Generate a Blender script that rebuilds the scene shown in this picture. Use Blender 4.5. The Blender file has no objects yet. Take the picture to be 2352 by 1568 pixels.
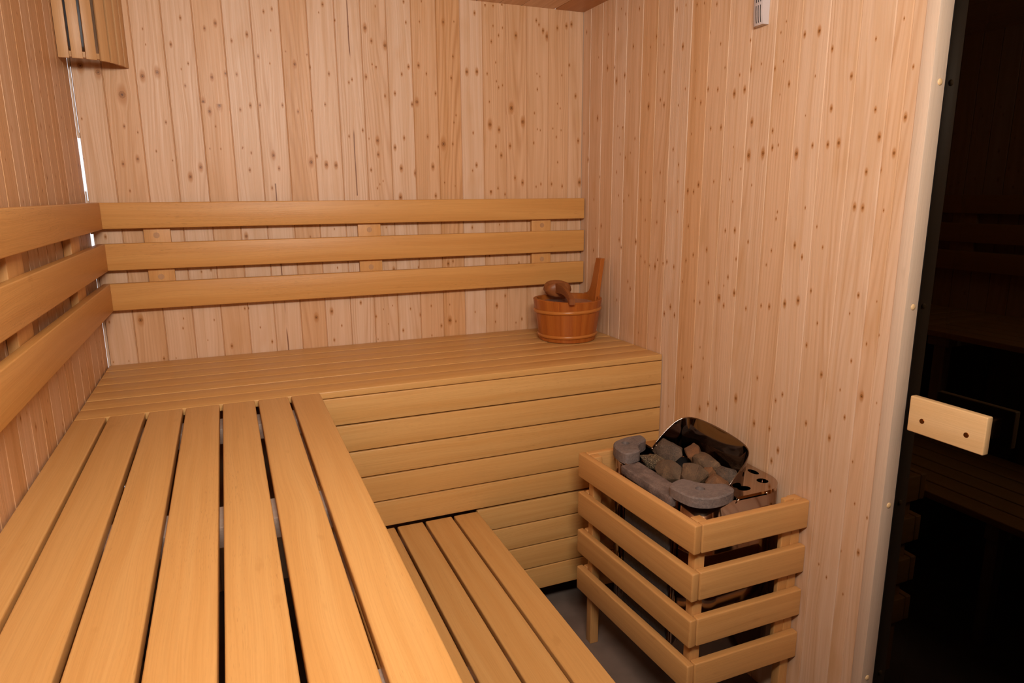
import bpy, bmesh, math, random
from mathutils import Vector, Matrix, noise
random.seed(7)
SC = bpy.context.scene
COL = SC.collection
ZO = 0.115            # the floor lies this far below the foot of the bench cladding
W = 1.8554            # room width
H = 2.134             # ceiling
YF = -3.70            # wall behind the camera
KB=[(0.226,1.943,0.0021),(0.342,1.986,0.0034),(0.305,1.901,0.0042),(0.23,1.895,0.0017),(0.21,1.796,0.0076),(0.255,1.811,0.0076),(0.035,1.818,0.009),(0.083,1.801,0.0083),(0.144,1.735,0.0118),(0.352,1.844,0.0026),(0.336,1.772,0.003),(0.329,1.825,0.0017),(0.139,1.635,0.0034),(0.177,1.617,0.0021),(0.265,1.652,0.003),(0.02,1.655,0.0021),(0.009,1.53,0.0017),(0.226,1.557,0.0022),(0.273,1.527,0.0017),(0.122,1.514,0.0043),(0.167,1.531,0.0052),(0.133,1.426,0.0026),(0.448,1.978,0.0052),(0.413,1.959,0.0039),(0.495,1.926,0.0031),(0.502,1.818,0.0031),(0.422,1.804,0.0052),(0.387,1.723,0.0061),(0.404,1.692,0.0062),(0.437,1.713,0.0079),(0.466,1.819,0.0044),(0.419,1.643,0.0022),(0.359,1.505,0.0062),(0.323,1.473,0.0066),(0.394,1.568,0.0018),(0.429,1.568,0.0018),(0.5,1.573,0.0023),(0.546,1.95,0.0044),(0.606,2.028,0.0031),(0.634,2.039,0.0031),(0.625,1.969,0.0022),(0.577,1.881,0.0036),(0.614,1.86,0.0018),(0.538,1.717,0.004),(0.504,1.701,0.0031),(0.57,1.719,0.0036),(0.646,1.722,0.0036),(0.501,1.573,0.0023),(0.528,1.556,0.0027),(0.518,1.497,0.0036),(0.602,1.549,0.0064),(0.618,1.503,0.0037),(0.589,1.434,0.0032),(0.67,1.901,0.0027),(0.742,1.9,0.0032),(0.698,1.863,0.0059),(0.749,1.856,0.0037),(0.698,1.702,0.0037),(0.745,1.707,0.0023),(0.754,1.548,0.0033),(0.732,1.526,0.0075),(0.786,1.518,0.0062),(0.821,1.516,0.0057),(0.815,1.837,0.0037),(0.795,1.731,0.0033),(0.807,2.069,0.0036),(0.792,2.041,0.0018),(0.847,2.02,0.0023),(0.954,2.003,0.0065),(0.975,1.96,0.0042),(1.025,1.948,0.0066),(0.949,1.834,0.0043),(0.885,1.811,0.0028),(0.897,1.822,0.0028),(0.974,1.879,0.0024),(0.988,1.871,0.0033),(1.017,1.77,0.0034),(0.875,1.621,0.0029),(0.927,1.644,0.0033),(0.949,1.614,0.0019),(0.981,1.608,0.0068),(0.981,1.557,0.0049),(0.951,1.5,0.0034),(0.972,1.432,0.0024),(0.982,1.447,0.002),(0.995,1.459,0.002),(1.107,2.034,0.0029),(1.101,2.105,0.0033),(0.995,2.08,0.0023),(1.084,1.851,0.0034),(1.111,1.879,0.0043),(1.055,1.781,0.0039),(1.084,1.62,0.0039),(1.047,1.584,0.0049),(1.068,1.507,0.0059),(1.061,1.397,0.007),(0.893,2.003,0.0018),(1.169,2.113,0.0024),(1.159,2.041,0.0024),(1.15,1.886,0.0048),(1.18,1.858,0.0029),(1.139,1.754,0.0068),(1.12,1.744,0.0044),(1.214,1.788,0.0039),(1.252,2.047,0.0053),(1.295,2.052,0.002),(1.288,1.927,0.0034),(1.279,1.848,0.004),(1.177,1.627,0.004),(1.286,1.683,0.0025),(1.295,1.711,0.0025),(1.241,1.601,0.01),(1.279,1.602,0.0035),(1.219,1.59,0.003),(1.195,1.514,0.006),(1.124,1.489,0.006),(1.241,1.453,0.0025),(1.285,1.44,0.002),(1.203,1.402,0.0046),(1.379,2.09,0.0039),(1.343,1.874,0.006),(1.385,1.877,0.006),(1.365,1.646,0.0031),(1.377,1.522,0.0046),(1.36,1.5,0.0026),(1.423,2.123,0.0035),(1.456,2.124,0.003),(1.493,2.129,0.0035),(1.455,2.05,0.0025),(1.495,2.046,0.0025),(1.478,2.017,0.003),(1.447,1.992,0.0035),(1.465,1.916,0.0025),(1.428,1.872,0.003),(1.467,1.846,0.0025),(1.476,1.823,0.0031),(1.493,1.832,0.0026),(1.436,1.767,0.0025),(1.437,1.68,0.0082),(1.476,1.661,0.0057),(1.462,1.596,0.0036),(1.485,1.561,0.0052),(1.469,1.43,0.0031),(1.438,1.417,0.0052),(1.5,1.406,0.0032),(1.552,2.022,0.0056),(1.531,1.747,0.0093),(1.581,1.695,0.0084),(1.524,1.599,0.0052),(1.545,1.472,0.0042),(1.579,1.453,0.0053),(1.641,2.085,0.0036),(1.653,2.07,0.0031),(1.671,2.049,0.0051),(1.689,2.029,0.0072),(1.644,1.884,0.0021),(1.657,1.874,0.0021),(1.646,1.824,0.0031),(1.735,2.064,0.0041),(1.776,2.075,0.0052),(1.799,2.083,0.0052),(1.757,1.884,0.0026),(1.792,1.926,0.0032),(1.822,1.806,0.0048),(1.633,1.731,0.0026),(1.738,1.772,0.0021),(1.751,1.754,0.0021),(1.717,1.67,0.0032),(1.756,1.669,0.0027),(1.734,1.639,0.0027),(1.646,1.668,0.0021),(1.66,1.664,0.0021),(1.63,1.613,0.0032),(1.741,1.537,0.0027),(1.837,1.626,0.0049),(1.846,1.454,0.0077),(1.663,1.447,0.0032),(1.641,1.436,0.0027),(1.713,1.447,0.0038),(1.763,1.438,0.0038),(0.487,1.264,0.0061),(0.711,1.255,0.0028),(0.801,1.282,0.002),(0.327,1.143,0.0023),(0.359,1.149,0.003),(0.804,1.135,0.0024),(0.117,0.984,0.0081),(0.021,0.984,0.0026),(0.253,0.979,0.0019),(0.248,0.944,0.0023),(0.353,0.966,0.0019),(0.46,1.001,0.0027),(0.473,1.001,0.0023),(0.508,0.926,0.002),(0.325,0.893,0.0015),(0.404,0.864,0.0043),(0.546,0.868,0.0032),(0.176,0.839,0.0034),(0.713,0.949,0.0073),(0.772,0.968,0.0057),(0.807,0.909,0.0025),(0.775,0.854,0.0033),(0.065,0.841,0.0015),(0.043,1.275,0.0036),(0.017,0.842,0.0015),(0.215,0.837,0.0015),(1.354,1.274,0.0035),(1.474,1.283,0.0022),(0.999,1.283,0.0016),(1.268,1.14,0.0035),(1.247,1.131,0.006),(1.122,1.122,0.0025),(1.428,1.156,0.0031),(1.561,1.117,0.004),(1.022,1.118,0.005),(1.17,0.962,0.0026),(1.249,0.962,0.0022),(1.083,0.956,0.0026),(1.011,0.974,0.0017),(0.973,0.962,0.0017),(0.943,0.935,0.0029),(1.124,0.928,0.0039),(1.248,0.896,0.0079),(1.274,0.89,0.0031),(1.211,0.876,0.0039),(1.36,0.923,0.0022),(1.458,0.943,0.0054),(1.497,0.983,0.0036),(1.451,0.874,0.0027),(1.574,0.877,0.0037),(1.546,0.863,0.0023),(1.05,0.87,0.0034),(0.99,0.901,0.0017),(1.169,0.839,0.0022),(0.946,0.842,0.0017),(0.885,0.994,0.0037)]
KR=[(-0.027,2.052,0.004),(-0.325,2.055,0.0026),(-0.276,2.013,0.0031),(-0.204,2.009,0.0027),(-0.295,2.08,0.0021),(-0.418,2.052,0.0035),(-0.645,1.997,0.0037),(-0.693,2,0.0022),(-0.751,1.988,0.0031),(-0.787,1.984,0.0022),(-0.848,1.967,0.0029),(-0.532,1.937,0.0034),(-0.578,1.902,0.0019),(-0.497,1.909,0.0024),(-0.686,1.876,0.005),(-0.385,1.932,0.0041),(-0.13,1.938,0.0022),(-0.823,1.891,0.0026),(-0.876,1.849,0.0025),(-1.007,1.834,0.0024),(-1.015,1.755,0.004),(-1.058,1.762,0.002),(-0.254,1.88,0.0032),(-0.202,1.886,0.0054),(-0.272,1.829,0.0059),(-0.331,1.84,0.0047),(-0.49,1.819,0.0025),(-0.586,1.813,0.0029),(-0.759,1.79,0.0022),(-0.97,1.746,0.0025),(-0.951,1.696,0.0058),(-0.995,1.702,0.0049),(-0.827,1.725,0.0035),(-0.874,1.718,0.0034),(-0.902,1.777,0.0021),(-0.497,1.711,0.006),(-0.569,1.724,0.0034),(-0.592,1.705,0.0043),(-0.764,1.705,0.0027),(-0.794,1.689,0.0035),(-0.709,1.742,0.0023),(-0.675,1.694,0.0023),(-0.367,1.778,0.0026),(-0.13,1.706,0.0056),(-0.327,1.654,0.0037),(-0.29,1.66,0.0027),(-0.754,1.596,0.0023),(-0.85,1.605,0.0031),(-0.899,1.604,0.0038),(-1.034,1.607,0.0056),(-1.03,1.514,0.0069),(-1.088,1.517,0.0067),(-0.414,1.606,0.0031),(-0.656,1.553,0.0033),(-0.303,1.617,0.0021),(-0.017,1.655,0.0029),(-0.057,1.546,0.0053),(-1,1.477,0.0021),(-0.961,1.542,0.0017),(-0.351,1.54,0.0032),(-0.313,1.555,0.0027),(-0.386,1.556,0.0021),(-0.691,1.501,0.0028),(-0.156,1.473,0.0028),(-0.289,1.488,0.0033),(-0.493,1.482,0.0025),(-0.585,1.478,0.0029),(-0.879,1.442,0.0026),(-0.953,1.447,0.0021),(-1.051,1.429,0.002),(-0.803,1.433,0.005),(-0.748,1.414,0.0051),(-0.779,1.411,0.0037),(-0.309,1.399,0.0027),(-0.383,1.399,0.0027),(-0.467,1.383,0.0036),(-0.529,1.382,0.0025),(-0.618,1.379,0.0029),(-0.348,1.378,0.0027),(-0.973,1.381,0.0021),(-0.691,1.445,0.0024),(-0.113,1.382,0.0029),(-0.133,1.264,0.0026),(-0.178,1.276,0.0044),(-0.501,1.31,0.0028),(-0.576,1.305,0.0033),(-0.697,1.345,0.0026),(-0.76,1.298,0.0036),(-0.862,1.227,0.004),(-0.794,1.205,0.0036),(-0.322,1.228,0.0042),(-0.338,1.198,0.003),(-0.441,1.227,0.0052),(-0.48,1.175,0.0029),(-0.509,1.156,0.0034),(-0.539,1.146,0.0034),(-0.575,1.146,0.005),(-0.59,1.17,0.0033),(-0.624,1.162,0.0033),(-0.647,1.169,0.0038),(-0.689,1.155,0.0037),(-0.756,1.183,0.0036),(-0.395,1.07,0.0036),(-0.413,1.044,0.0036),(-0.316,0.986,0.0031),(-0.118,1.171,0.0039),(-0.88,1.122,0.0035),(-0.742,1.109,0.0026),(-0.99,1.295,0.0042),(-0.947,1.292,0.0033),(-1.052,1.264,0.0027),(-1.004,1.209,0.0028),(-0.972,1.15,0.0033),(-0.955,1.121,0.0019),(-1.005,1.104,0.0052),(-0.936,1.08,0.0059),(-0.96,1.058,0.0039),(-0.811,1.052,0.0026),(-0.841,1.051,0.0036),(-0.679,1.012,0.0049),(-0.644,0.982,0.0044),(-0.705,0.986,0.0043),(-0.855,0.901,0.0021),(-0.874,0.867,0.0026),(-0.761,0.804,0.0038),(-0.814,0.824,0.0042),(-0.773,0.776,0.0032),(-0.87,0.689,0.0052),(-0.911,0.719,0.0041),(-0.955,0.716,0.004),(-1.043,0.775,0.0062),(-0.695,0.648,0.0022),(-0.482,0.882,0.0024),(-0.593,0.882,0.0023),(-1.142,1.855,0.0019),(-1.125,1.831,0.0019),(-1.142,1.755,0.0019),(-1.112,1.741,0.0031),(-1.169,1.693,0.0037),(-1.138,1.67,0.0015),(-1.211,1.809,0.004),(-1.259,1.808,0.0053),(-1.258,1.7,0.0018),(-1.306,1.757,0.0035),(-1.319,1.614,0.0042),(-1.236,1.605,0.0015),(-1.12,1.576,0.0035),(-1.124,1.53,0.0039),(-1.146,1.536,0.0023),(-1.215,1.509,0.0064),(-1.268,1.527,0.0033),(-1.318,1.526,0.0042),(-1.352,1.528,0.0049),(-1.432,1.756,0.0023),(-1.45,1.597,0.0033),(-1.468,1.534,0.0046),(-1.501,1.785,0.0019),(-1.537,1.678,0.0025),(-1.531,1.572,0.0044),(-1.512,1.495,0.0045),(-1.372,1.683,0.004),(-1.442,1.455,0.0037),(-1.481,1.458,0.0029),(-1.261,1.367,0.0022),(-1.418,1.372,0.0045),(-1.442,1.37,0.0041),(-1.501,1.365,0.002),(-1.161,1.354,0.0023),(-1.051,1.264,0.0023),(-1.235,1.266,0.0042),(-1.264,1.236,0.0037),(-1.149,1.245,0.0026),(-1.133,1.203,0.0022),(-1.158,1.335,0.0026),(-1.306,1.319,0.002),(-1.331,1.267,0.0024),(-1.305,1.149,0.0029),(-1.263,1.117,0.0055),(-1.215,1.101,0.0052),(-1.124,1.082,0.0031),(-1.157,1.084,0.004),(-1.061,1.064,0.0032),(-1.455,1.157,0.0034),(-1.435,1.108,0.0019),(-1.509,1.149,0.0015),(-1.336,1.066,0.0024),(-1.306,1,0.0033),(-1.454,0.989,0.0027),(-1.365,0.931,0.0041),(-1.495,0.907,0.0054),(-1.493,1.041,0.0023),(-1.525,1.069,0.0018),(-1.13,0.863,0.0032),(-1.234,0.84,0.0035),(-1.21,0.815,0.0031),(-1.429,0.906,0.002),(-1.13,0.72,0.0047),(-1.328,0.783,0.0038),(-1.451,0.838,0.0032),(-1.539,0.902,0.0015),(-1.555,0.851,0.0019),(-1.234,0.67,0.0049),(-1.212,0.629,0.0045),(-1.41,0.768,0.0041),(-1.489,0.73,0.002),(-1.522,0.775,0.0019),(-1.43,0.625,0.0025),(-1.508,0.622,0.002),(-1.548,0.601,0.0023),(-1.534,0.497,0.0043),(-1.482,0.475,0.002),(-1.502,0.359,0.002),(-1.416,0.401,0.0021),(-1.445,0.377,0.0025),(-1.194,0.724,0.0036)]
KL=[(-0.581,1.841,0.0016),(-0.561,1.805,0.0016),(-0.482,1.786,0.0017),(-0.498,1.751,0.0017),(-0.402,1.755,0.0018),(-0.39,1.789,0.0018),(-0.619,1.726,0.0016),(-0.791,1.556,0.0018),(-0.732,1.572,0.0015),(-0.882,1.487,0.0014),(-0.449,1.679,0.0032),(-0.564,1.642,0.002),(-0.223,1.726,0.0019),(-0.275,1.684,0.0019),(-0.368,1.68,0.0018),(-0.501,1.588,0.0028),(-0.401,1.595,0.0018),(-0.212,1.638,0.002),(-0.284,1.6,0.0019),(-0.149,1.609,0.002),(-0.557,1.509,0.0031),(-0.602,1.495,0.002),(-0.515,1.457,0.0031),(-0.407,1.463,0.0022),(-0.326,1.448,0.0023),(-0.698,1.454,0.0019),(-0.588,1.424,0.0024),(-0.286,1.43,0.0023),(-0.199,1.477,0.0024),(-0.042,1.507,0.0034),(-0.208,1.414,0.0024),(-0.79,1.398,0.0018),(-0.731,1.402,0.0019)]

# ------------------------------------------------------------------ helpers
def link(name, bm, mat, parent=None, smooth=False):
    """turn a bmesh in room coordinates into ONE mesh object"""
    me = bpy.data.meshes.new(name)
    bm.normal_update()
    bm.to_mesh(me); bm.free()
    for m in (mat if isinstance(mat, (list, tuple)) else [mat]):
        me.materials.append(m)
    if smooth:
        for p in me.polygons: p.use_smooth = True
    o = bpy.data.objects.new(name, me); COL.objects.link(o)
    me.transform(Matrix.Translation((0, 0, ZO)))
    if parent is not None:
        me.transform(Matrix.Translation(-base_of(parent)))
        o.parent = parent
    return o
BASE = {}
def base_of(p):
    v = Vector((0, 0, 0))
    while p is not None:
        v = v + Vector(p.location); p = p.parent
    return v
def thing(name, label, cat, loc, group=None):
    o = bpy.data.objects.new(name, None); COL.objects.link(o)
    o.empty_display_size = .05
    o.location = (loc[0], loc[1], loc[2] + ZO)
    o['label'] = label; o['category'] = cat
    if group: o['group'] = group
    return o
def tag(o, label, cat, group=None):
    """give a one-mesh thing its properties and an origin at its base"""
    o['label'] = label; o['category'] = cat
    if group: o['group'] = group
    vs = [v.co for v in o.data.vertices]
    c = Vector(((min(v.x for v in vs) + max(v.x for v in vs)) / 2, (min(v.y for v in vs) + max(v.y for v in vs)) / 2, min(v.z for v in vs)))
    o.data.transform(Matrix.Translation(-c)); o.location = c
    return o
def structure(o):
    o['kind'] = 'structure'; return o

def uv_box(bm, axis, seed=None, brd=None):
    """uv in metres: v along the grain axis, u across; random offset per board"""
    uvl = bm.loops.layers.uv.verify()
    r = random.Random(seed if seed is not None else random.random())
    ou, ov = r.random() * 20, r.random() * 20
    others = [a for a in range(3) if a != axis]
    for f in bm.faces:
        n = f.normal
        k = max(range(3), key=lambda i: abs(n[i]))
        ua = [a for a in others if a != k]
        ua = ua[0] if ua else others[0]
        for l in f.loops:
            c = l.vert.co
            if k == axis:
                l[uvl].uv = (c[others[0]] + ou, c[others[1]] + ov)
            else:
                l[uvl].uv = (c[ua] + ou + (0.5 if k == 2 else 0), c[axis] + ov)
def box_bm(x0, x1, y0, y1, z0, z1, bev=.003, seg=2):
    bm = bmesh.new()
    bmesh.ops.create_cube(bm, size=1)
    for v in bm.verts:
        v.co = Vector((x0 + (v.co.x + .5) * (x1 - x0), y0 + (v.co.y + .5) * (y1 - y0), z0 + (v.co.z + .5) * (z1 - z0)))
    if bev:
        bmesh.ops.bevel(bm, geom=bm.edges[:], offset=bev, segments=seg, profile=.5, affect='EDGES')
    bm.normal_update()
    return bm
def board(name, x0, x1, y0, y1, z0, z1, mat, parent, bev=.003, seg=3, rot=0, piv=None):
    d = (x1 - x0, y1 - y0, z1 - z0)
    axis = max(range(3), key=lambda i: d[i])
    bm = box_bm(x0, x1, y0, y1, z0, z1, bev, seg)
    uv_box(bm, axis, brd_seed())
    if rot:
        bmesh.ops.rotate(bm, verts=bm.verts, cent=piv, matrix=Matrix.Rotation(rot, 3, 'Z'))
    o = link(name, bm, mat, parent, smooth=True)
    shade(o)
    return o
_bs = [100]
def brd_seed():
    _bs[0] += 1; return _bs[0]
def shade(o, ang=35):
    me = o.data
    for p in me.polygons: p.use_smooth = True
    try:
        me.set_sharp_from_angle(angle=math.radians(ang))
    except Exception: pass
def cyl_bm(c, r, h, axis='Z', n=24, bev=0):
    bm = bmesh.new()
    bmesh.ops.create_cone(bm, cap_ends=True, segments=n, radius1=r, radius2=r, depth=h)
    if bev: bmesh.ops.bevel(bm, geom=[e for e in bm.edges if len(e.link_faces) == 2 and any(len(f.verts) > 4 for f in e.link_faces)], offset=bev, segments=2, affect='EDGES')
    m = {'Z': Matrix.Identity(4), 'X': Matrix.Rotation(math.pi / 2, 4, 'Y'), 'Y': Matrix.Rotation(math.pi / 2, 4, 'X')}[axis]
    bmesh.ops.transform(bm, matrix=Matrix.Translation(c) @ m, verts=bm.verts)
    bm.normal_update()
    return bm
def merge(bm, other):
    me = bpy.data.meshes.new('tmp'); other.to_mesh(me); bm.from_mesh(me); bpy.data.meshes.remove(me); other.free()

# ------------------------------------------------------------------ node tools
class N:
    def __init__(s, name):
        s.m = bpy.data.materials.new(name); s.m.use_nodes = True
        s.t = s.m.node_tree; s.t.nodes.clear()
        s.out = s.t.nodes.new('ShaderNodeOutputMaterial')
        s.p = s.t.nodes.new('ShaderNodeBsdfPrincipled')
        s.t.links.new(s.p.outputs[0], s.out.inputs[0])
    def n(s, typ, **kw):
        k = s.t.nodes.new(typ)
        for a, b in kw.items(): setattr(k, a, b)
        return k
    def set(s, sock, val):
        if isinstance(val, bpy.types.NodeSocket): s.t.links.new(val, sock)
        else: sock.default_value = val
    def M(s, op, a, b=None, c=None, clamp=False):
        k = s.n('ShaderNodeMath', operation=op, use_clamp=clamp)
        s.set(k.inputs[0], a)
        if b is not None: s.set(k.inputs[1], b)
        if c is not None: s.set(k.inputs[2], c)
        return k.outputs[0]
    def attr(s, name):
        k = s.n('ShaderNodeAttribute', attribute_type='GEOMETRY', attribute_name=name)
        x = s.n('ShaderNodeSeparateXYZ'); s.t.links.new(k.outputs['Vector'], x.inputs[0])
        return x.outputs[0], x.outputs[1], x.outputs[2]
    def uv(s):
        k = s.n('ShaderNodeUVMap')
        x = s.n('ShaderNodeSeparateXYZ'); s.t.links.new(k.outputs[0], x.inputs[0])
        return x.outputs[0], x.outputs[1]
    def vec(s, x, y, z=0.0):
        k = s.n('ShaderNodeCombineXYZ'); s.set(k.inputs[0], x); s.set(k.inputs[1], y); s.set(k.inputs[2], z)
        return k.outputs[0]
    def noise(s, v, scale=1, detail=2, rough=.5):
        k = s.n('ShaderNodeTexNoise'); s.t.links.new(v, k.inputs['Vector'])
        k.inputs['Scale'].default_value = scale; k.inputs['Detail'].default_value = detail; k.inputs['Roughness'].default_value = rough
        return k.outputs[0]
    def step(s, x, a, b, lo=0.0, hi=1.0):
        k = s.n('ShaderNodeMapRange', interpolation_type='SMOOTHSTEP'); k.clamp = True
        s.set(k.inputs[0], x)
        for i, q in enumerate((a, b, lo, hi)): s.set(k.inputs[i + 1], q)
        return k.outputs[0]
    def mix(s, f, a, b, mode='MIX'):
        k = s.n('ShaderNodeMix', data_type='RGBA', blend_type=mode)
        s.set(k.inputs[0], f)
        s.set(k.inputs[6], a if isinstance(a, bpy.types.NodeSocket) else (*a, 1))
        s.set(k.inputs[7], b if isinstance(b, bpy.types.NodeSocket) else (*b, 1))
        return k.outputs[2]
    def bump(s, h, strength=.2, dist=.001):
        k = s.n('ShaderNodeBump'); k.inputs['Strength'].default_value = strength; k.inputs['Distance'].default_value = dist
        s.t.links.new(h, k.inputs['Height']); s.t.links.new(k.outputs[0], s.p.inputs['Normal'])
    def col(s, c): s.set(s.p.inputs['Base Color'], c if isinstance(c, bpy.types.NodeSocket) else (*c, 1))
    def prop(s, **kw):
        names = dict(rough='Roughness', metal='Metallic', spec='Specular IOR Level', coat='Coat Weight', coatr='Coat Roughness', trans='Transmission Weight', ior='IOR')
        for k, v in kw.items(): s.set(s.p.inputs[names[k]], v)

def spruce():
    """knotty spruce cladding; knots, cracks and grain read per-board attributes"""
    s = N('knotty_spruce')
    u, v = s.uv()
    rnd, gs, crack = s.attr('brd')
    uc, v0, tint = s.attr('brd2')
    sh = 0.0; ks = []
    for a in ('k1', 'k2'):
        ku, kv, kr = s.attr(a)
        du = s.M('SUBTRACT', u, ku); dv = s.M('SUBTRACT', v, kv)
        rr = s.M('MAXIMUM', s.M('MULTIPLY', kr, .88), .0005)
        a1 = s.M('DIVIDE', du, s.M('MULTIPLY', rr, 1.9)); a2 = s.M('DIVIDE', dv, s.M('MULTIPLY', rr, 4.0))
        e = s.M('EXPONENT', s.M('MULTIPLY', s.M('ADD', s.M('MULTIPLY', a1, a1), s.M('MULTIPLY', a2, a2)), -1.0))
        t = s.M('MULTIPLY', s.M('MULTIPLY', du, e), .85)
        sh = t if isinstance(sh, float) else s.M('ADD', sh, t)
        d = s.M('DIVIDE', s.M('SQRT', s.M('ADD', s.M('MULTIPLY', du, du), s.M('MULTIPLY', s.M('MULTIPLY', dv, dv), .75))), rr)
        halo = s.M('DIVIDE', s.M('SQRT', s.M('ADD', s.M('MULTIPLY', du, du), s.M('MULTIPLY', s.M('MULTIPLY', dv, dv), .2))), rr)
        ks.append((d, halo, rr))
    nz = s.noise(s.vec(s.M('MULTIPLY', u, 9), s.M('MULTIPLY', v, 1.6), s.M('MULTIPLY', rnd, 40)), 1, 2)
    wob = s.M('MULTIPLY', s.M('SUBTRACT', nz, .5), .05)
    u2 = s.M('ADD', s.M('SUBTRACT', u, sh), wob)
    # flame-shaped growth rings
    du = s.M('SUBTRACT', u2, uc)
    dv = s.M('MULTIPLY', s.M('SUBTRACT', v, v0), .045)
    R = s.M('SQRT', s.M('ADD', s.M('MULTIPLY', du, du), s.M('MULTIPLY', dv, dv)))
    ring = s.M('ADD', s.M('MULTIPLY', s.M('SINE', s.M('MULTIPLY', R, 2 * math.pi / .0088)), .5), .5)
    ring = s.M('POWER', ring, 2.0)
    amp = s.noise(s.vec(s.M('MULTIPLY', u2, 30), s.M('MULTIPLY', v, .8), s.M('MULTIPLY', rnd, 17)), 1, 2)
    amp = s.step(amp, .36, .68)
    st = s.noise(s.vec(s.M('MULTIPLY', u2, 330), s.M('MULTIPLY', v, 2.2), s.M('MULTIPLY', rnd, 90)), 1, 3, .6)
    st = s.step(st, .38, .66)
    band = s.noise(s.vec(s.M('MULTIPLY', u2, 55), s.M('MULTIPLY', v, 1.0), s.M('MULTIPLY', rnd, 70)), 1, 2)
    band = s.step(band, .35, .7)
    light = s.mix(tint, (.650, .375, .190), (.700, .505, .365))
    mid = s.mix(tint, (.510, .262, .100), (.610, .395, .240))
    c = s.mix(s.M('MULTIPLY', band, .68), light, mid)
    g = s.M('MULTIPLY', s.M('MULTIPLY', ring, amp), gs)
    c = s.mix(s.M('MINIMUM', s.M('MULTIPLY', g, .38), .80), c, (.385, .165, .048))
    c = s.mix(s.M('MULTIPLY', st, .13), c, (.42, .20, .075))
    blot = s.noise(s.vec(s.M('MULTIPLY', u, 14), s.M('MULTIPLY', v, 5), rnd), 1, 2)
    c = s.mix(s.step(blot, .55, .78, 0, .35), c, (.52, .28, .11))
    for d, halo, rr in ks:
        on = s.step(rr, .0006, .0015)
        j = s.noise(s.vec(s.M('MULTIPLY', u, 260), s.M('MULTIPLY', v, 260), 0), 1, 2)
        d2 = s.M('ADD', d, s.M('MULTIPLY', s.M('SUBTRACT', j, .5), .5))
        h = s.M('MULTIPLY', s.step(halo, 1.9, .7, 0, .78), on)
        c = s.mix(h, c, (.440, .195, .060))
        kk = s.M('MULTIPLY', s.step(d2, 1.12, .80, 0, .85), on)
        kring = s.M('ADD', s.M('MULTIPLY', s.M('SINE', s.M('MULTIPLY', d2, 17)), .5), .5)
        kc = s.mix(s.M('MULTIPLY', kring, .5), (.340, .140, .038), (.205, .074, .016))
        c = s.mix(kk, c, kc)
        c = s.mix(s.M('MULTIPLY', s.step(d2, .42, .15, 0, .85), on), c, (.080, .024, .008))
    # a split along the board
    cw = s.M('MULTIPLY', s.M('SUBTRACT', s.noise(s.vec(s.M('MULTIPLY', v, 3), 3.3, 0), 1, 2), .5), .012)
    cd = s.M('ABSOLUTE', s.M('SUBTRACT', s.M('ADD', u, cw), crack))
    brk = s.step(s.noise(s.vec(s.M('MULTIPLY', v, 6), 8.1, rnd), 1, 1), .40, .50)
    c = s.mix(s.M('MULTIPLY', s.step(cd, .0028, .0012, 0, .85), brk), c, (.16, .045, .012))
    s.col(c)
    s.prop(rough=s.M('ADD', .40, s.M('MULTIPLY', st, .10)), spec=.32)
    h = s.M('ADD', s.M('MULTIPLY', s.noise(s.vec(s.M('MULTIPLY', u2, 60), s.M('MULTIPLY', v, 2.2), rnd), 1, 2), 1.0), s.M('MULTIPLY', ring, -.12))
    s.bump(h, .40, .003)
    return s.m

def smooth_wood(name, light, dark, pore=.35, rough=.42, fig=.55):
    """plain bench timber: soft bands, short pores, no knots"""
    s = N(name)
    u, v = s.uv()
    oi = s.n('ShaderNodeObjectInfo').outputs['Random']
    o = s.M('MULTIPLY', oi, 30)
    nz = s.noise(s.vec(s.M('MULTIPLY', u, 6), s.M('MULTIPLY', v, 1.2), o), 1, 2)
    u2 = s.M('ADD', u, s.M('MULTIPLY', s.M('SUBTRACT', nz, .5), .06))
    band = s.step(s.noise(s.vec(s.M('MULTIPLY', u2, 42), s.M('MULTIPLY', v, .9), o), 1, 3), .32, .70)
    fine = s.step(s.noise(s.vec(s.M('MULTIPLY', u2, 420), s.M('MULTIPLY', v, 5), o), 1, 3, .6), .40, .66)
    pr = s.step(s.noise(s.vec(s.M('MULTIPLY', u2, 900), s.M('MULTIPLY', v, 45), o), 1, 1), .62, .74)
    tone = s.mix(s.M('MULTIPLY', oi, .7), light, tuple(l * .82 + d * .18 for l, d in zip(light, dark)))
    c = s.mix(s.M('MULTIPLY', band, fig), tone, dark)
    c = s.mix(s.M('MULTIPLY', fine, .18), c, tuple(d * .7 for d in dark))
    pa = s.step(s.noise(s.vec(s.M('MULTIPLY', u, 10), s.M('MULTIPLY', v, 1.5), s.M('ADD', o, 5)), 1, 2), .50, .66, .08, pore)
    c = s.mix(s.M('MULTIPLY', pr, pa), c, tuple(d * .45 for d in dark))
    sp = s.step(s.noise(s.vec(s.M('MULTIPLY', u, 28), s.M('MULTIPLY', v, 9), s.M('ADD', o, 9)), 1, 3), .66, .76, 0, .35)
    c = s.mix(sp, c, tuple(d * .8 for d in dark))
    s.col(c); s.prop(rough=rough, spec=.4)
    s.bump(s.M('ADD', s.M('MULTIPLY', band, .4), fine), .12, .0008)
    return s.m

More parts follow.
